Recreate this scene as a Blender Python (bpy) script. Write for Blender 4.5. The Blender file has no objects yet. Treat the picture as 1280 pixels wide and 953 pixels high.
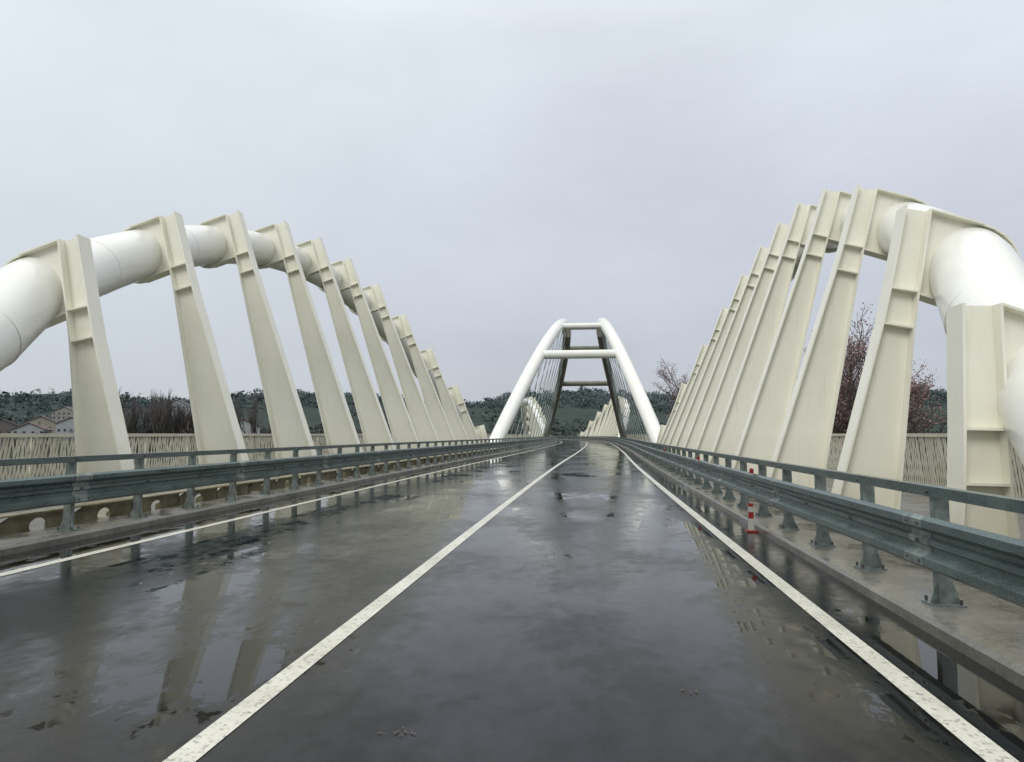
import bpy, math, random
from mathutils import Vector, noise as mnoise
random.seed(7)
S=bpy.context.scene
# ------------------------------------------------------------------ helpers
def new_mat(name):
    m=bpy.data.materials.new(name); m.use_nodes=True
    nt=m.node_tree; b=nt.nodes['Principled BSDF']
    return m,nt,b
def noise_node(nt,scale,detail=4,rough=.55,vec=None,mscale=None,coord='Object'):
    n=nt.nodes.new('ShaderNodeTexNoise'); n.inputs['Scale'].default_value=scale
    n.inputs['Detail'].default_value=detail; n.inputs['Roughness'].default_value=rough
    tc=nt.nodes.new('ShaderNodeTexCoord'); src=tc.outputs[coord]
    if mscale:
        mp=nt.nodes.new('ShaderNodeMapping'); mp.inputs['Scale'].default_value=mscale
        nt.links.new(src,mp.inputs['Vector']); src=mp.outputs[0]
    nt.links.new(src,n.inputs['Vector'])
    return n.outputs['Fac']
def ramp(nt,fac,stops):
    r=nt.nodes.new('ShaderNodeValToRGB'); e=r.color_ramp.elements
    while len(e)<len(stops): e.new(.5)
    for el,(p,c) in zip(e,stops):
        el.position=p; el.color=(c,c,c,1) if not hasattr(c,'__len__') else (*c,1)
    nt.links.new(fac,r.inputs[0]); return r.outputs[0]
def mixc(nt,fac,a,b,mode='MIX'):
    m=nt.nodes.new('ShaderNodeMix'); m.data_type='RGBA'; m.blend_type=mode
    for sock,v in ((m.inputs[0],fac),(m.inputs[6],a),(m.inputs[7],b)):
        if hasattr(v,'default_value') or hasattr(v,'links'): nt.links.new(v,sock)
        else: sock.default_value = v if not hasattr(v,'__len__') else (*v,1)
    return m.outputs[2]
def math_(nt,op,a,b=None,c=None):
    n=nt.nodes.new('ShaderNodeMath'); n.operation=op
    for i,v in enumerate((a,b,c)):
        if v is None: continue
        if hasattr(v,'links'): nt.links.new(v,n.inputs[i])
        else: n.inputs[i].default_value=v
    return n.outputs[0]
def bump(nt,b,h,strength,dist=.02):
    n=nt.nodes.new('ShaderNodeBump'); n.inputs['Strength'].default_value=strength; n.inputs['Distance'].default_value=dist
    nt.links.new(h,n.inputs['Height']); nt.links.new(n.outputs[0],b.inputs['Normal'])
def simple(name,c1,c2,scale=3,rough=.6,metal=0,mscale=None,bstr=0):
    m,nt,b=new_mat(name)
    n=noise_node(nt,scale,6,.6,mscale=mscale)
    nt.links.new(ramp(nt,n,[(.3,c1),(.7,c2)]),b.inputs['Base Color'])
    b.inputs['Roughness'].default_value=rough; b.inputs['Metallic'].default_value=metal
    if bstr: bump(nt,b,n,bstr)
    return m

class MB:
    def __init__(s): s.v=[]; s.f=[]; s.m=[]
    def add(s,vs,fs,mi=0):
        o=len(s.v); s.v+= [tuple(p) for p in vs]; s.f+=[tuple(i+o for i in f) for f in fs]; s.m+=[mi]*len(fs)
    def hexa(s,p,mi=0):
        s.add(p,[(0,3,2,1),(4,5,6,7),(0,1,5,4),(1,2,6,5),(2,3,7,6),(3,0,4,7)],mi)
    def box(s,c,d,mi=0):
        x,y,z=c; a,b,h=d[0]/2,d[1]/2,d[2]/2
        s.hexa([(x-a,y-b,z-h),(x+a,y-b,z-h),(x+a,y+b,z-h),(x-a,y+b,z-h),(x-a,y-b,z+h),(x+a,y-b,z+h),(x+a,y+b,z+h),(x-a,y+b,z+h)],mi)
    def prism(s,poly,y0,y1,mi=0):
        n=len(poly); vs=[(x,y0,z) for x,z in poly]+[(x,y1,z) for x,z in poly]
        fs=[tuple(range(n)),tuple(range(2*n-1,n-1,-1))]+[(i,(i+1)%n,(i+1)%n+n,i+n) for i in range(n)]
        s.add(vs,fs,mi)
    def bar(s,p,q,w,d,mi=0):
        p=Vector(p);q=Vector(q);t=(q-p).normalized()
        a=t.cross(Vector((1,0,0))).normalized(); b=t.cross(a).normalized()
        a*=w/2;b*=d/2
        s.hexa([p-a-b,p+a-b,p+a+b,p-a+b,q-a-b,q+a-b,q+a+b,q-a+b],mi)
    def tube(s,pts,r,seg=24,mi=0,cap=True):
        pts=[Vector(p) for p in pts]; n=len(pts); vs=[]
        for i,p in enumerate(pts):
            t=(pts[min(i+1,n-1)]-pts[max(i-1,0)]).normalized()
            ref=Vector((1,0,0)) if abs(t.x)<.9 else Vector((0,1,0))
            a=(ref-t*ref.dot(t)).normalized(); b=t.cross(a)
            rr=r[i] if hasattr(r,'__len__') else r
            for k in range(seg):
                an=2*math.pi*k/seg; vs.append(p+a*math.cos(an)*rr+b*math.sin(an)*rr)
        fs=[(i*seg+k,i*seg+(k+1)%seg,(i+1)*seg+(k+1)%seg,(i+1)*seg+k) for i in range(n-1) for k in range(seg)]
        if cap: fs+=[tuple(range(seg-1,-1,-1)),tuple((n-1)*seg+k for k in range(seg))]
        s.add(vs,fs,mi)
    def obj(s,name,mats,parent=None,smooth=False,loc=(0,0,0)):
        me=bpy.data.meshes.new(name); me.from_pydata(s.v,[],s.f); 
        if not isinstance(mats,(list,tuple)): mats=[mats]
        for m in mats: me.materials.append(m)
        me.polygons.foreach_set('material_index',s.m)
        if smooth:
            me.polygons.foreach_set('use_smooth',[True]*len(s.f))
        me.update(); o=bpy.data.objects.new(name,me); S.collection.objects.link(o); o.location=loc
        if smooth:
            try: me.set_sharp_from_angle(angle=math.radians(35))
            except Exception: pass
        if parent: o.parent=parent
        return o
def empty(name,loc=(0,0,0)):
    e=bpy.data.objects.new(name,None); S.collection.objects.link(e); e.location=loc; e.empty_display_size=.5; return e

# ---------------------------------------------------- road alignment (lateral drift of the centre line)
K=[(-60,0),(-20,0),(0,0),(30,.35),(60,1.1),(92,1.6),(125,1.5),(155,-.7),(185,-6.5),(220,-16.5),(260,-31),(330,-62),(420,-110)]
def dx(y):
    if y<=K[0][0]: return 0
    for i in range(len(K)-1):
        if y<=K[i+1][0]:
            x0,y0=K[i]; x1,y1=K[i+1]; h=x1-x0
            def sl(j):
                j0=max(j-1,0); j1=min(j+1,len(K)-1); return (K[j1][1]-K[j0][1])/(K[j1][0]-K[j0][0])
            t=(y-x0)/h; m0=sl(i)*h; m1=sl(i+1)*h
            return (2*t**3-3*t*t+1)*y0+(t**3-2*t*t+t)*m0+(-2*t**3+3*t*t)*y1+(t**3-t*t)*m1
    return K[-1][1]
def frange(a,b,s):
    n=int(round((b-a)/s)); return [a+(b-a)*i/n for i in range(n+1)]
def strip(mb,l0,l1,z,ys,mi=0):
    for a,b in zip(ys[:-1],ys[1:]):
        mb.add([(l0+dx(a),a,z),(l1+dx(a),a,z),(l1+dx(b),b,z),(l0+dx(b),b,z)],[(0,1,2,3)],mi)
def sweep(mb,prof,ys,closed=True,mi=0):
    n=len(prof); vs=[(l+dx(y),y,z) for y in ys for l,z in prof]; m=len(ys)
    kk=n if closed else n-1
    fs=[(i*n+k,i*n+(k+1)%n,(i+1)*n+(k+1)%n,(i+1)*n+k) for i in range(m-1) for k in range(kk)]
    if closed: fs+=[tuple(range(n)),tuple((m-1)*n+k for k in range(n-1,-1,-1))]
    mb.add(vs,fs,mi)

# ------------------------------------------------------------------ materials
m_paint,nt,b=new_mat('cream_steel_paint')
n1=noise_node(nt,.9,4,.6); n2=noise_node(nt,2.6,7,.68,mscale=(5,5,.4))
c=ramp(nt,n1,[(.3,(.82,.80,.67)),(.7,(.87,.855,.74))])
c=mixc(nt,ramp(nt,n2,[(.56,0),(.80,.34)]),c,(.44,.39,.25))
# splash dirt, algae and some shade tinted in low on the ribs
tcz=nt.nodes.new('ShaderNodeTexCoord'); sz=nt.nodes.new('ShaderNodeSeparateXYZ'); nt.links.new(tcz.outputs['Object'],sz.inputs[0])
mz=nt.nodes.new('ShaderNodeMapRange'); mz.inputs[1].default_value=1.6; mz.inputs[2].default_value=-.1; mz.inputs[3].default_value=0; mz.inputs[4].default_value=.6
nt.links.new(sz.outputs[2],mz.inputs[0])
c=mixc(nt,math_(nt,'MULTIPLY',mz.outputs[0],ramp(nt,n1,[(.35,.2),(.65,1)])),c,(.40,.36,.24))
nt.links.new(c,b.inputs['Base Color']); nt.links.new(ramp(nt,n2,[(.4,.28),(.7,.5)]),b.inputs['Roughness'])
m_tube,nt,b=new_mat('white_tube_paint')
n1=noise_node(nt,.8,5,.6); n2=noise_node(nt,5,7,.7)
c=ramp(nt,n1,[(.3,(.78,.77,.70)),(.7,(.83,.825,.78))])
c=mixc(nt,ramp(nt,n2,[(.56,0),(.8,.4)]),c,(.48,.45,.33))
nt.links.new(c,b.inputs['Base Color']); b.inputs['Roughness'].default_value=.20
m_shaded=simple('shaded_olive_steel',(.11,.115,.085),(.21,.21,.16),1.2,.5)  # unlit look of the far arch half, painted in as dark olive
m_galv,nt,b=new_mat('galvanised_rail_steel')
n1=noise_node(nt,5,6,.7,mscale=(1,.35,1)); n2=noise_node(nt,60,3,.6)
c=ramp(nt,n1,[(.3,(.055,.098,.09)),(.7,(.14,.205,.19))]); c=mixc(nt,.25,c,ramp(nt,n2,[(.35,.04),(.65,.38)]))
nt.links.new(c,b.inputs['Base Color']); b.inputs['Metallic'].default_value=.5
nt.links.new(ramp(nt,n1,[(.3,.2),(.7,.44)]),b.inputs['Roughness'])
m_galv2=simple('galvanised_post_steel',(.10,.13,.12),(.34,.39,.37),7,.42,.5)
m_bolt=simple('dark_bolt_steel',(.08,.08,.08),(.15,.15,.14),20,.4,.7)
# asphalt, wet: standing water film in some places, damp open texture in others
m_asph,nt,b=new_mat('wet_asphalt')
pud=noise_node(nt,.48,6,.62,mscale=(1,.7,1)); grain=noise_node(nt,120,3,.75); grain2=noise_node(nt,38,4,.8); mid=noise_node(nt,5,7,.7,mscale=(1.3,.8,1))
big=noise_node(nt,.2,3,.5); tracks=noise_node(nt,1.1,4,.6,mscale=(1.6,.05,1))
c=ramp(nt,mid,[(.3,(.003,.0033,.0036)),(.7,(.010,.0103,.0103))])
c=mixc(nt,ramp(nt,tracks,[(.45,0),(.7,.4)]),c,(.016,.0165,.0165))
c=mixc(nt,ramp(nt,big,[(.5,0),(.64,.6)]),c,(.020,.017,.009))
c=mixc(nt,ramp(nt,grain,[(.57,0),(.72,.35)]),c,(.06,.06,.056))
c=mixc(nt,ramp(nt,grain2,[(.63,0),(.72,.4)]),c,(.075,.073,.063))
comb=math_(nt,'MULTIPLY_ADD',mid,.42,math_(nt,'ADD',pud,-.03))
gx=nt.nodes.new('ShaderNodeTexCoord'); sx=nt.nodes.new('ShaderNodeSeparateXYZ'); nt.links.new(gx.outputs['Object'],sx.inputs[0])
edge=nt.nodes.new('ShaderNodeMapRange'); edge.inputs[1].default_value=1.8; edge.inputs[2].default_value=5.0; edge.inputs[3].default_value=0; edge.inputs[4].default_value=-.08
off=math_(nt,'ABSOLUTE',math_(nt,'ADD',sx.outputs[0],2.3)); nt.links.new(off,edge.inputs[0])
left=nt.nodes.new('ShaderNodeMapRange'); left.inputs[1].default_value=-1.6; left.inputs[2].default_value=-2.6; left.inputs[3].default_value=.0; left.inputs[4].default_value=-.05
nt.links.new(sx.outputs[0],left.inputs[0])
comb=math_(nt,'ADD',math_(nt,'ADD',comb,edge.outputs[0]),left.outputs[0])
nt.links.new(ramp(nt,comb,[(.58,.025),(.67,.075),(.82,.16)]),b.inputs['Roughness'])
nt.links.new(ramp(nt,comb,[(.58,.56),(.74,.24)]),b.inputs['Specular IOR Level'])
b.inputs['IOR'].default_value=1.38
wet=ramp(nt,comb,[(.57,.0),(.77,1)])
nt.links.new(c,b.inputs['Base Color'])
hg=math_(nt,'MULTIPLY',math_(nt,'MULTIPLY_ADD',grain2,.8,grain),wet)
wv=noise_node(nt,2.8,3,.52,mscale=(1,.6,1))
bump(nt,b,math_(nt,'MULTIPLY_ADD',wv,.36,hg),.29,.005)
m_line,nt,b=new_mat('road_line_paint')
n1=noise_node(nt,22,10,.8); n2=noise_node(nt,2,4,.6)
c=ramp(nt,n2,[(.3,(.54,.52,.43)),(.7,(.72,.70,.61))]); c=mixc(nt,ramp(nt,n1,[(.52,0),(.62,.85)]),c,(.10,.095,.08))
nt.links.new(c,b.inputs['Base Color']); b.inputs['Roughness'].default_value=.32; bump(nt,b,n1,.3,.004)
m_conc,nt,b=new_mat('wet_concrete')
n1=noise_node(nt,1.1,7,.7); n2=noise_node(nt,25,4,.6)
c=ramp(nt,n1,[(.32,(.06,.057,.044)),(.55,(.17,.16,.125)),(.72,(.31,.295,.24))]); c=mixc(nt,.2,c,ramp(nt,n2,[(.3,.05),(.7,.3)]))
nt.links.new(c,b.inputs['Base Color']); nt.links.new(ramp(nt,n1,[(.4,.08),(.6,.5)]),b.inputs['Roughness']); bump(nt,b,n2,.25,.01)
m_grime=simple('ochre_grime_steel',(.13,.10,.04),(.38,.34,.22),3,.45)
m_fence=simple('beige_slat_paint',(.56,.52,.41),(.70,.67,.56),1.5,.5)

def haze_mat(name,c1,c2,scale,cf=(.115,.148,.155),a=80,bb=800,mx=.88):  # aerial haze mixed into the base colour with distance
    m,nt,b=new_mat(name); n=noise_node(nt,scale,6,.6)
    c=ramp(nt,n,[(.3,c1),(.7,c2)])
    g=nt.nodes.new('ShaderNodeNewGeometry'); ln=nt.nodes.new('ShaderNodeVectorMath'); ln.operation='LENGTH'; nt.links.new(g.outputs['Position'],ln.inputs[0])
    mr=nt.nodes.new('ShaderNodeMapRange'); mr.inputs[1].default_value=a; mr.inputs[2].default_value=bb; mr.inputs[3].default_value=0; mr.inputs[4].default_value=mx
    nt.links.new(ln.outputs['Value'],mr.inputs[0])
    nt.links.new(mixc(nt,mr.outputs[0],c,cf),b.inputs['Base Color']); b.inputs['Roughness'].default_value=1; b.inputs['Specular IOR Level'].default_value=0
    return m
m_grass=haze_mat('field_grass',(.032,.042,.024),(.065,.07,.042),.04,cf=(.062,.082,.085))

# ------------------------------------------------------------------ terrain
def fbm(x,y,s,o=4):
    v=0;a=1;t=0
    for i in range(o):
        v+=a*mnoise.noise(Vector((x*s,y*s,3.7*i))); t+=a; a*=.5; s*=2
    return v/t
def smooth(a,b,x):
    t=max(0,min(1,(x-a)/(b-a))); return t*t*(3-2*t)
def terr(x,y):
    r=math.hypot(x,y); h=-6+.4*fbm(x,y,.02)
    h+=smooth(190,330,r)*(4+3*fbm(x,y,.006))
    ridge=30+50*fbm(x+500,y,.0045,3)+16*math.exp(-((x+70)/130)**2)
    h+=smooth(380,800,r)*max(8,ridge)
    h+=smooth(900,1600,r)*(18+50*fbm(x,y+900,.002,2))
    if 0<y<420:
        d=abs(x+2-dx(y)); k=1-smooth(20,60,d)
        h=h*(1-k)+min(h,-2.5)*k
    return h
mb=MB(); NA=240; radii=[0]+[15*1.055**i for i in range(96)]
vs=[(0,0,terr(0,0))]
for r in radii[1:]:
    for k in range(NA):
        a=2*math.pi*k/NA; x,y=r*math.cos(a),r*math.sin(a); vs.append((x,y,terr(x,y)))
fs=[(0,1+k,1+(k+1)%NA) for k in range(NA)]
for i in range(len(radii)-2):
    for k in range(NA):
        fs.append((1+i*NA+k,1+(i+1)*NA+k,1+(i+1)*NA+(k+1)%NA,1+i*NA+(k+1)%NA))
mb.add(vs,fs); mb.obj('ground_terrain',m_grass,smooth=True)

# ------------------------------------------------------------------ deck + road
YS=frange(-24,400,2)
RL,RR=-7.25,2.5
CL,CR=-8.7,4.2
mb=MB(); 
sweep(mb,[(CL-4.6,-.02),(CL-4.6,-.9),(CL-1,-1.8),(CR+1,-1.8),(CR+4.6,-.9),(CR+4.6,-.02)],YS)
mb.obj('bridge_deck',m_conc)
mb=MB(); strip(mb,RL-.02,RR+.02,.0,YS); mb.obj('road',m_asph)
mb=MB(); yl=frange(-20,390,1)
for l in (-6.3,-1.9,1.85): strip(mb,l-.075,l+.075,.004,yl)
mb.obj('road_markings',m_line)
mb=MB(); sweep(mb,[(RR,-.015),(RR,.08),(RR+.03,.11),(RR+1.0,.11),(RR+1.0,-.015)],YS)
mb.obj('concrete_kerb',m_conc)
mb=MB(); sweep(mb,[(RL,-.015),(RL,.08),(RL-.03,.11),(RL-.8,.11),(RL-.8,-.015)],YS)
mb.obj('concrete_kerb',m_conc)

def edge_beam(lat,sg):
    mb=MB(); step=1.38
    y=-12.
    while y<200:
        x=lat+dx(y+step/2); z0,z1=-.01,.34; cz=.15; r=.115; N=24; th=.03
        ring=[];out=[]
        for k in range(N):
            a=2*math.pi*k/N+math.pi/N; ca,sa=math.cos(a),math.sin(a)
            ring.append((ca*r*1.5,sa*r))
            tx=(step/2)/abs(ca) if abs(ca)>1e-6 else 1e9
            tz=((z1-cz) if sa>0 else (cz-z0))/abs(sa) if abs(sa)>1e-6 else 1e9
            t=min(tx,tz); out.append((ca*t,sa*t))
        for xs in (-th/2,th/2):
            vs=[(x+xs,y+step/2+p,cz+q) for p,q in ring]+[(x+xs,y+step/2+p,cz+q) for p,q in out]
            mb.add(vs,[(k,(k+1)%N,N+(k+1)%N,N+k) for k in range(N)],0)
        vs=[(x-th/2,y+step/2+p,cz+q) for p,q in ring]+[(x+th/2,y+step/2+p,cz+q) for p,q in ring]
        mb.add(vs,[(k,(k+1)%N,N+(k+1)%N,N+k) for k in range(N)],0)
        mb.prism([(x+.017*sg,-.01),(x+sg*.5,-.01),(x+sg*.5,.1),(x+sg*.1,.33),(x+.017*sg,.33)],y+.01,y+.04,0)
        y+=step
    ys=frange(-12,200,2)
    sweep(mb,[(lat-.12,.342),(lat+.12,.342),(lat+.12,.365),(lat-.12,.365)],ys)
    return mb.obj('perforated_edge_beam',m_grime)
edge_beam(CL+.48,-1); edge_beam(CR-.5,1)

# ------------------------------------------------------------------ outward leaning ribbed arches
TR=.62
def HT(i):
    d=i-4.9; return 10.25-(.21 if d<0 else .31)*d*d
def ribbed_arch(base,sg,y0,sp,root):
    ribs=MB(); tube=MB()
    pts=[]
    def lean(i): return .46*(HT(i)-2.9)+.05+.13*max(0,i-3)
    def yy(i): return y0+sp*i+(.55 if i<-.5 else (.55*(-i/.5) if i<0 else 0))
    def off(i): return .82
    def tc(i):
        return (base+sg*(lean(i)+off(i))+dx(yy(i)),yy(i),HT(i)-1.0)
    i=-2.35
    while i<=10.45:
        pts.append(tc(i)); i+=.1
    tube.tube(pts,TR,40)
    # site weld beads round the tube
    for wi in [k+.5 for k in range(-1,10)]:
        p=Vector(tc(wi-.004)); q=Vector(tc(wi+.004)); tube.tube([p,q],TR+.006,40)
    for i in range(-1,11):
        H=HT(i); y=yy(i); L=lean(i); X=base+dx(y)
        if H<1.6: continue
        B=Vector((0,-.3)); T=Vector((L,H)); ax=T-B; ln=ax.length; ax.normalize(); nr=Vector((ax.y,-ax.x))
        wb=min(1.22,.52+.15*max(0,ln-2)); 
        cut=max(.3,ln-2.0)
        st=[(0,wb),(cut,.51),(max(.5,ln-1.4),.47),(ln,.42)]
        inn=[B+ax*s-nr*w/2 for s,w in st]; out=[B+ax*s+nr*w/2 for s,w in st]
        def P(p): return (X+sg*p.x,p.y)
        ft=.032; fw=.17
        poly=[P(p+nr*ft) for p in inn]+[P(p-nr*ft) for p in reversed(out)]
        ribs.prism(poly,y-.015,y+.015)
        for edge,sn in ((inn,1),(out,-1)):
            a=[P(p) for p in edge]; c=[P(p+nr*ft*sn) for p in edge]
            ribs.prism(a+list(reversed(c)),y-fw,y+fw)
        for j in (1,2):
            p=inn[j]+nr*(ft+.001); q=out[j]-nr*(ft+.001)
            ribs.prism([P(p),P(q),P(q+ax*.03),P(p+ax*.03)],y-fw+.01,y+fw-.01)
        tcn=Vector((L+off(i),H-1.0)); R=TR+.08
        A1=out[3]-ax*.02; A2=out[2]
        ring=[tcn+Vector((math.cos(math.radians(a)),math.sin(math.radians(a))))*R for a in (75,45,15,-15,-45,-75,-105)]
        if tcn.y-R>-.2:
            ribs.prism([P(A1+nr*.002)]+[P(r) for r in ring]+[P(A2+nr*.002)],y-.02,y+.02)
            for p,q in ((A1,ring[0]),(A2,ring[6])):
                d=(q-p).normalized(); n=Vector((-d.y,d.x))*.03
                if p is A2: n=-n
                ribs.prism([P(p+nr*.003),P(q),P(q+n),P(p+nr*.003+n)],y-fw+.02,y+fw-.02)
            rim=[tcn+Vector((math.cos(math.radians(a)),math.sin(math.radians(a))))*R for a in range(-105,76,15)]
            rim2=[tcn+Vector((math.cos(math.radians(a)),math.sin(math.radians(a))))*(R+.03) for a in range(75,-106,-15)]
            ribs.prism([P(p) for p in rim+rim2],y-.10,y+.10)
        ribs.prism([P(Vector((wb/2+.15,-.02))),P(Vector((wb/2+.75,-.02))),P(Vector((wb/2+.35,.75))),P(Vector((wb/2+.28,.75)))],y+1.2,y+1.23)
        ribs.box((X,y,.0),(wb+.35,.62,.06))
    ribs.obj('ribs',m_paint,root); tube.obj('arch_tube',m_tube,root,smooth=True)
for y0,sp in ((11.7,4.15),(134.5,5.1)):
    r=empty('ribbed_arch_bridge_span')
    ribbed_arch(CL,-1,y0,sp,r); ribbed_arch(CR,1,y0,sp,r)

# ------------------------------------------------------------------ central tied arch span
r=empty('central_arch_bridge_span')
mb=MB(); cab=MB(); shaded=MB(); CX=-2.15; Y0,Y1=59,127
def ap(t,sg,w0=7.4,w1=2.35):
    y=Y0+(Y1-Y0)*t; z=16.3*4*t*(1-t); w=w0-(w0-w1)*(z/16.3)
    return Vector((CX+sg*w+dx(y),y,z-.1))
for sg in (-1,1):
    mb.tube([ap(t,sg) for t in frange(-.012,.56,.02)],.66,28)
    shaded.tube([ap(t,sg) for t in frange(.562,1.012,.02)],.60,28)
for t in (.19,.5): mb.tube([ap(t,-1),ap(t,1)],.40 if t!=.19 else .46,18)
for t in (.345,): mb.tube([ap(t,-1),ap(t,1)],.36,18)
for t in (.66,.81): shaded.tube([ap(t,-1),ap(t,1)],.42,18)
for sg in (-1,1):
    for k in range(1,16):
        t=.04+.92*k/16
        for dt in (-.09,.09):
            tt=min(.985,max(.015,t+dt)); top=ap(t,sg); y=Y0+(Y1-Y0)*tt
            cab.tube([top,(CX+sg*6.7+dx(y),y,.1)],.032,6)
mb.obj('arch_tubes',m_tube,r,smooth=True); cab.obj('hanger_cables',m_galv2,r); shaded.obj('shaded_arch_tubes',m_shaded,r,smooth=True)  # last object: far half with its shade put into the colour

# ------------------------------------------------------------------ guard rails
def guard(lat,sg,root,yoff,zo):
    beam=MB(); ys=frange(-12,390,1.5)
    zt=.84+zo
    wave=[(0.0,0.035),(.03,.0),(.09,.0),(.135,.075),(.17,.075),(.19,.045),(.23,.045),(.25,.075),(.285,.075),(.33,.0),(.39,.0),(.42,.035)]
    front=[(lat+sg*d,zt-h) for h,d in wave]; back=[(lat+sg*(d+.006),zt-h) for h,d in reversed(wave)]
    sweep(beam,front+back,ys)
    beam.obj('beam',m_galv,root,smooth=True)
    top=MB(); l0=lat+sg*.13; tz=.985+zo*1.2
    sweep(top,[(l0,tz),(l0,tz+.085),(l0+sg*.10,tz+.085),(l0+sg*.10,tz)],ys)
    top.obj('top_rail',m_galv,root)
    post=MB(); bolts=MB()
    y=yoff-1.5*12; n=0; ph=tz-.11; pz=.11+ph/2
    while y<300:
        x=dx(y); c0=lat+sg*.16; X=x+c0
        post.box((X+sg*.055,y-.04,pz),(.11,.006,ph)); 
        post.box((X+sg*.002,y,pz),(.006,.074,ph)); post.box((X+sg*.113,y,pz),(.006,.074,ph))
        post.box((X+sg*.055,y,.118),(.26,.20,.016))
        for s2 in (-1,1):
            post.prism([(X+sg*.055+s2*.06,.126),(X+sg*.055+s2*.12,.126),(X+sg*.055+s2*.06,.30)],y-.035,y-.027)
            for s3 in (-1,1): bolts.tube([(X+sg*.055+s2*.10,y+s3*.075,.126),(X+sg*.055+s2*.10,y+s3*.075,.165)],.012,8)
        post.box((x+lat+sg*.118,y,zt-.21),(.08,.09,.26))
        bolts.tube([(x+lat+sg*.046,y,zt-.21),(x+lat+sg*.02,y,zt-.21)],.017,8)
        bolts.tube([(x+l0,y,tz+.042),(x+l0-sg*.018,y,tz+.042)],.014,8)
        if n%3==0:
            for zz in (.06,.36):
                for o in (-.1,.1): bolts.tube([(x+lat+sg*.02,y+o,zt-zz),(x+lat-sg*.016,y+o,zt-zz)],.013,8)
            bm=[(x+lat+sg*d-sg*.006,zt-h) for h,d in wave]; b2=[(x+lat+sg*d-sg*.001,zt-h) for h,d in reversed(wave)]
            post.prism(bm+b2,y-.16,y+.16)
        n+=1; y+=1.5
    post.obj('posts',m_galv2,root); bolts.obj('bolts',m_bolt,root)
r=empty('guardrail'); guard(RR+.12,1,r,6.05,0)
r=empty('guardrail'); guard(RL-.10,-1,r,9.2,.09)

# ------------------------------------------------------------------ outer slatted parapets
def parapet(lat,seed):
    rnd=random.Random(seed); mb=MB(); y=-8.
    sd=1 if lat<0 else -1
    while y<205:
        x=lat+dx(y); s=.115 if y<70 else .2; w=.05 if y<70 else .09
        mb.bar((x,y,.05),(x,y+.30+rnd.uniform(-.05,.05),1.43),w,.008)
        mb.bar((x-.03*sd,y+.05,.05),(x-.03*sd,y-.16+rnd.uniform(-.06,.06),1.43),w*.9,.008)
        y+=s
    y=-8.
    while y<205:
        x=lat+dx(y); mb.box((x-.09*sd,y,.74),(.07,.10,1.48)); y+=2.07
    ys=frange(-8,205,2)
    sweep(mb,[(lat-.05,1.43),(lat+.05,1.43),(lat+.05,1.52),(lat-.05,1.52)],ys)
    sweep(mb,[(lat+.012,.10),(lat+.03,.10),(lat+.03,.18),(lat+.012,.18)],ys)
    mb.obj('slatted_parapet_fence',m_fence)
parapet(CL-4.4,1); parapet(CR+4.4,2)

# ------------------------------------------------------------------ delineators
m_red=simple('red_reflector',(.20,.015,.012),(.28,.025,.02),8,.3); m_wht=simple('white_plastic',(.34,.34,.32),(.48,.48,.45),8,.4)
e=empty('delineator_post'); mb=MB()
px,py=2.40+dx(11),11.
mb.box((px,py,.10),(.08,.07,.20),1); mb.box((px,py,.25),(.075,.05,.10),0); mb.box((px,py,.34),(.07,.045,.08),1); mb.box((px,py,.012),(.16,.16,.024),0); mb.box((px,py,.405),(.07,.04,.05),0)
mb.obj('body',[m_red,m_wht],e)
for yy in (11.9,17.9,26.9):
    mb=MB(); x=RR+.13+dx(yy)
    mb.box((x,yy,.875),(.012,.03,.07),1); mb.box((x-.01,yy-.02,.88),(.07,.012,.07),0); mb.prism([(x-.04,.916),(x+.02,.916),(x-.01,.935)],yy-.024,yy-.016,0)
    mb.obj('rail_reflector',[m_red,m_bolt])

# ------------------------------------------------------------------ fallen leaves
m_leaf=simple('dead_leaf',(.07,.035,.015),(.15,.09,.045),20,.5)
mb=MB(); rnd=random.Random(3)
pts=[(-.97+rnd.gauss(0,.05),3.45+rnd.gauss(0,.02),rnd.uniform(.005,.011)) for _ in range(9)]
pts+=[(.6+rnd.gauss(0,.04),4.2+rnd.gauss(0,.015),rnd.uniform(.006,.012)) for _ in range(4)]
pts+=[(rnd.uniform(-7,2.4),rnd.uniform(3,25),rnd.uniform(.004,.009)) for _ in range(60)]
for x,y,s in pts:
    a=rnd.uniform(0,6.28); z=.006
    vs=[(x+math.cos(a+k*1.047)*s*(1.7 if k%3==0 else .6),y+math.sin(a+k*1.047)*s*(1.7 if k%3==0 else .6),z+rnd.uniform(0,.002)) for k in range(6)]
    mb.add(vs,[tuple(range(6))])
mb.obj('fallen_leaves',m_leaf)

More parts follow.
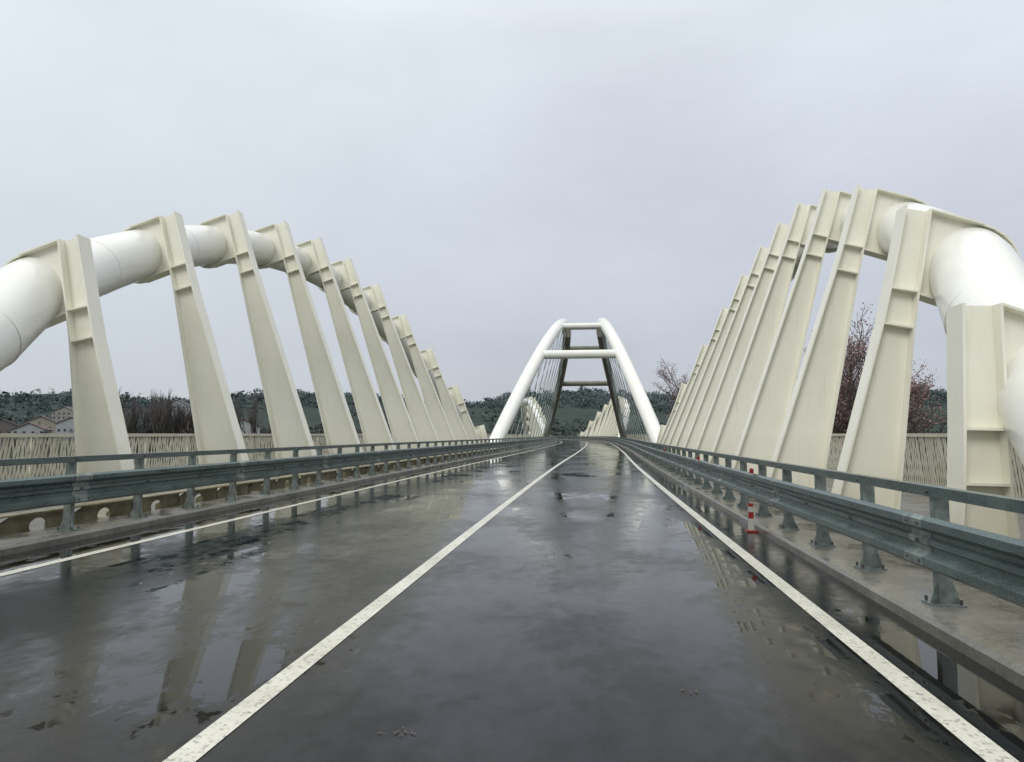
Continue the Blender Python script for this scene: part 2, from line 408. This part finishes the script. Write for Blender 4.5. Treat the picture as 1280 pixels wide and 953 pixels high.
# ------------------------------------------------------------------ trees
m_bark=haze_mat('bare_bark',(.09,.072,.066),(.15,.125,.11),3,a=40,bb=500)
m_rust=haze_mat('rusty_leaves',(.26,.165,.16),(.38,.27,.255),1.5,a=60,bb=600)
def gen_tree(seed,h,levels,spread,leafn,upright=.35,kids=(3,4),seg0=6):
    rnd=random.Random(seed); mb=MB()
    def br(p,d,l,r,lev):
        n=3; pts=[p]; q=p.copy(); dd=d.copy()
        for i in range(n):
            dd=(dd+Vector((rnd.gauss(0,.12),rnd.gauss(0,.12),rnd.gauss(0,.08)+.04*(lev>1)))).normalized(); q=q+dd*l/n; pts.append(q.copy())
        rs=[r*(1-.4*i/n) for i in range(n+1)]
        mb.tube(pts,rs,seg0 if lev<2 else (4 if lev<3 else 3),0,cap=False)
        if lev>=levels:
            for _ in range(leafn if leafn>=1 else (1 if rnd.random()<leafn else 0)):
                o=pts[rnd.randint(1,n)]+Vector((rnd.gauss(0,.22),rnd.gauss(0,.22),rnd.gauss(0,.22))); s=rnd.uniform(.04,.09)
                a=Vector((rnd.gauss(0,1),rnd.gauss(0,1),rnd.gauss(0,1))).normalized(); c=a.orthogonal().normalized()*s; e_=a.cross(c)
                mb.add([o-c-e_,o+c-e_,o+c+e_,o-c+e_],[(0,1,2,3)],1)
            return
        k=rnd.randint(*kids)+(2 if lev==0 else 0)
        for j in range(k):
            t=rnd.uniform(.35,1) if lev else rnd.uniform(.3,1)
            i=min(n-1,int(t*n)); f=t*n-i; o=pts[i].lerp(pts[i+1],f)
            a=rnd.uniform(0,6.28); sp=Vector((math.cos(a),math.sin(a),0))*spread*rnd.uniform(.7,1.3)
            nd=(dd*.55+sp+Vector((0,0,upright))).normalized()
            br(o,nd,l*rnd.uniform(.55,.75),r*.5,lev+1)
        br(pts[-1],(dd+Vector((rnd.gauss(0,.1),rnd.gauss(0,.1),.1))).normalized(),l*.7,r*.6,lev+1)
    br(Vector((0,0,0)),Vector((0,0,1)),h*.40,h*.02,0)
    top=max(v[2] for v in mb.v); k=h/top
    mb.v=[(x*k,y*k,z*k) for x,y,z in mb.v]
    return mb
for i,(x,y,h,sd,lf) in enumerate([(24.8,64,19,11,5),(32.0,71,19,12,2),(18.8,113,21.5,13,5),(29,95,17,14,2),(44,100,16,15,1)]):
    t=gen_tree(sd,h,5 if i<3 else 4,.85 if i<3 else .62,lf); t.obj('tree',[m_bark,m_rust],loc=(x,y,terr(x,y)-.2))
row=MB(); protos=[gen_tree(40+k,15,4,.34,0,.8,(3,4),4) for k in range(4)]
rnd=random.Random(5)
def put(mbx,pr,x,y,z,s,a):
    ca,sa=math.cos(a)*s,math.sin(a)*s; o=len(mbx.v)
    mbx.v+=[(x+vx*ca-vy*sa,y+vx*sa+vy*ca,z+vz*s) for vx,vy,vz in pr.v]; mbx.f+=[tuple(i+o for i in f) for f in pr.f]; mbx.m+=pr.m
def rowfill(x0,y0,x1,y1,n,smin,smax):
    for k in range(n):
        t=(k+rnd.random())/n; x=x0+(x1-x0)*t+rnd.gauss(0,1.5); y=y0+(y1-y0)*t+rnd.gauss(0,3)
        put(row,rnd.choice(protos),x,y,terr(x,y)-.3,rnd.uniform(smin,smax),rnd.uniform(0,6.28))
rowfill(-96,128,-79,134,12,.95,1.2); rowfill(-75,132,-62,138,8,.95,1.15); rowfill(-150,150,-98,150,6,.4,.6); rowfill(-62,150,-40,165,8,.5,.75)
rowfill(55,120,110,110,12,.7,1.0)
row.obj('row_of_bare_trees',m_bark)

# hillside forest: thousands of small leaf-clump faces per stand
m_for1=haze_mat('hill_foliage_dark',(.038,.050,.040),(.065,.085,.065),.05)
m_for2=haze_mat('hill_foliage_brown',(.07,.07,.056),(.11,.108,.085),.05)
fr=MB(); rnd=random.Random(9)
def clump(x,y,z,w,h,mi):
    for _ in range(40):
        a=rnd.uniform(0,6.28); u=rnd.uniform(-1,1); rr=(1-abs(u)**2)**.5*rnd.uniform(.5,1.0)
        cx,cy,cz=x+math.cos(a)*w*rr,y+math.sin(a)*w*rr,z+h*(.5+.5*u)
        s=w*rnd.uniform(.14,.28)
        p=[(cx+rnd.gauss(0,s),cy+rnd.gauss(0,s),cz+rnd.gauss(0,s)) for _ in range(3)]
        fr.add(p,[(0,1,2)],mi)
houses=[(-232,262,12,11,6,.5,0),(-252,268,20,10,6,.7,2),(-200,258,11,16,6,.9,1),(-150,245,16,12,8,.4,1),(-128,240,12,10,8,.6,0),(-137,246,18,12,8,.3,1),(-85,320,12,10,8,.3,0),(70,330,12,10,8,-.3,1),
 (-268,330,14,11,8,.4,0),(-300,345,18,12,7,.6,1),(-330,420,16,12,8,.2,0),(-285,440,20,12,8,.5,0),(-372,450,15,12,9,.4,1),(-250,400,14,10,7,.1,2),(-318,500,18,12,9,.3,0),(-400,520,16,12,9,.6,0)]
cnt=0
while cnt<7500:
    a=rnd.uniform(math.radians(38),math.radians(142)); r_=rnd.choice((rnd.uniform(250,420),rnd.uniform(450,900),rnd.uniform(650,900),rnd.uniform(700,1000)))
    x,y=r_*math.cos(a),r_*math.sin(a)
    if abs(x+2-dx(y))<24 and y<420: continue
    if fbm(x,y,.012,2)<-.05 and r_<650: continue
    skip=False
    for hh in houses:
        hr=math.hypot(hh[0],hh[1])
        if abs(math.atan2(y,x)-math.atan2(hh[1],hh[0]))*hr<13 and hr-45<r_<hr+12: skip=True; break
    if skip: continue
    cnt+=1; h=rnd.uniform(6,11)*(1 if r_>450 else .75); w=h*rnd.uniform(.38,.6)
    if rnd.random()<.06: w=h*.17; h*=1.25
    clump(x,y,terr(x,y)-1,w,h,1 if rnd.random()<.3 else 0)
fr.obj('hillside_forest',[m_for1,m_for2])

# houses
m_roof=haze_mat('terracotta_roof',(.14,.085,.065),(.20,.13,.10),1,a=60,bb=500,cf=(.2,.19,.19)); m_win=simple('window_glass',(.03,.035,.04),(.06,.07,.08),2,.2)
def house(x,y,w,d,h,rot,wall):
    z=terr(x,y)-.6; e=empty('plastered_house',(x,y,z)); e.rotation_euler=(0,0,rot)
    mb=MB(); mb.box((0,0,h/2),(w,d,h)); mb.prism([(-w/2+.01,h),(w/2-.01,h),(0,h+w*.22)],-d/2+.01,d/2-.01); mb.obj('walls',wall,e)
    mb=MB()
    for s in (-1,1): mb.hexa([(s*(w/2+.5),-d/2-.5,h-.2),(0,-d/2-.5,h+w*.24),(0,d/2+.5,h+w*.24),(s*(w/2+.5),d/2+.5,h-.2),(s*(w/2+.5),-d/2-.5,h+.05),(0,-d/2-.5,h+w*.24+.25),(0,d/2+.5,h+w*.24+.25),(s*(w/2+.5),d/2+.5,h+.05)])
    mb.box((w*.2,0,h+w*.25),(.7,.7,1.4)); mb.obj('roof',m_roof,e)
    mb=MB()
    for fl in range(int(h//3)):
        for k in range(int(w//2.6)):
            xx=-w/2+1.5+k*(w-3)/max(1,int(w//2.6)-1)
            for s in (-1,1): mb.box((xx,s*d/2,1.7+fl*3),(1,.08,1.4))
        for k in range(int(d//2.6)):
            yy=-d/2+1.5+k*(d-3)/max(1,int(d//2.6)-1)
            for s in (-1,1): mb.box((s*w/2,yy,1.7+fl*3),(.08,1,1.4))
    mb.obj('windows',m_win,e); mb=MB(); mb.box((.3,-d/2-.02,1.05),(1.1,.1,2.1)); mb.obj('door',m_bark,e)
wy=haze_mat('ochre_plaster',(.36,.30,.18),(.43,.36,.23),.5,a=60,bb=600,cf=(.26,.26,.25)); ww=haze_mat('pale_plaster',(.36,.37,.37),(.44,.44,.42),.5,a=60,bb=600,cf=(.28,.30,.31)); wr=haze_mat('red_plaster',(.20,.12,.10),(.25,.15,.12),.5,a=60,bb=500)
for x,y,w,d,h,rt,wl in houses:
    house(x,y,w,d,h,rt,(ww,wy,wr)[wl])

# ------------------------------------------------------------------ sky + sun
W=bpy.data.worlds.new('World'); S.world=W; W.use_nodes=True; nt=W.node_tree; bg=nt.nodes['Background']
tc=nt.nodes.new('ShaderNodeTexCoord'); sep=nt.nodes.new('ShaderNodeSeparateXYZ'); nt.links.new(tc.outputs['Generated'],sep.inputs[0])
g=ramp(nt,sep.outputs[2],[(0,(.495,.52,.57)),(.12,(.505,.535,.595)),(.34,(.595,.635,.71)),(.52,(.72,.77,.83)),(.8,(1.3,1.34,1.36)),(1,(1.53,1.55,1.56))])
nn=noise_node(nt,1.5,6,.55,mscale=(1,1,2.2),coord='Generated')
g=mixc(nt,1.0,g,ramp(nt,nn,[(.3,.88),(.7,1.12)]),'MULTIPLY')
mr=nt.nodes.new('ShaderNodeMapRange'); mr.inputs[1].default_value=-.05; mr.inputs[2].default_value=-.75; mr.inputs[3].default_value=0; mr.inputs[4].default_value=.6
nt.links.new(sep.outputs[0],mr.inputs[0])
up=ramp(nt,sep.outputs[2],[(0,.35),(.45,1),(.7,0)])
g=mixc(nt,math_(nt,'MULTIPLY',mr.outputs[0],up),g,(.86,.94,.96))
sky=nt.nodes.new('ShaderNodeTexSky'); sky.sky_type='NISHITA'; sky.sun_disc=False; sky.sun_elevation=math.radians(42); sky.sun_rotation=math.radians(205)
sc=nt.nodes.new('ShaderNodeVectorMath'); sc.operation='SCALE'; sc.inputs['Scale'].default_value=.004; nt.links.new(sky.outputs[0],sc.inputs[0])
g=mixc(nt,1.0,g,sc.outputs[0],'ADD')
nt.links.new(g,bg.inputs[0]); bg.inputs[1].default_value=1.0
L=bpy.data.lights.new('sun','SUN'); L.energy=1.2; L.angle=math.radians(25); L.color=(1,.97,.92)
o=bpy.data.objects.new('sun',L); S.collection.objects.link(o)
dirv=Vector((-math.sin(math.radians(25))*math.cos(math.radians(42)),-math.cos(math.radians(25))*math.cos(math.radians(42)),math.sin(math.radians(42))))
o.rotation_euler=dirv.to_track_quat('Z','Y').to_euler()

# ------------------------------------------------------------------ camera
cam=bpy.data.cameras.new('camera'); co=bpy.data.objects.new('camera',cam); S.collection.objects.link(co)
cam.sensor_width=36; cam.lens=23.9; cam.clip_end=6000; cam.clip_start=.05
co.location=(0,0,1.5); co.rotation_euler=(math.radians(90+4.47),0,math.radians(6.38)); S.camera=co
S.view_settings.view_transform='Standard'; S.view_settings.look='None'; S.view_settings.exposure=0
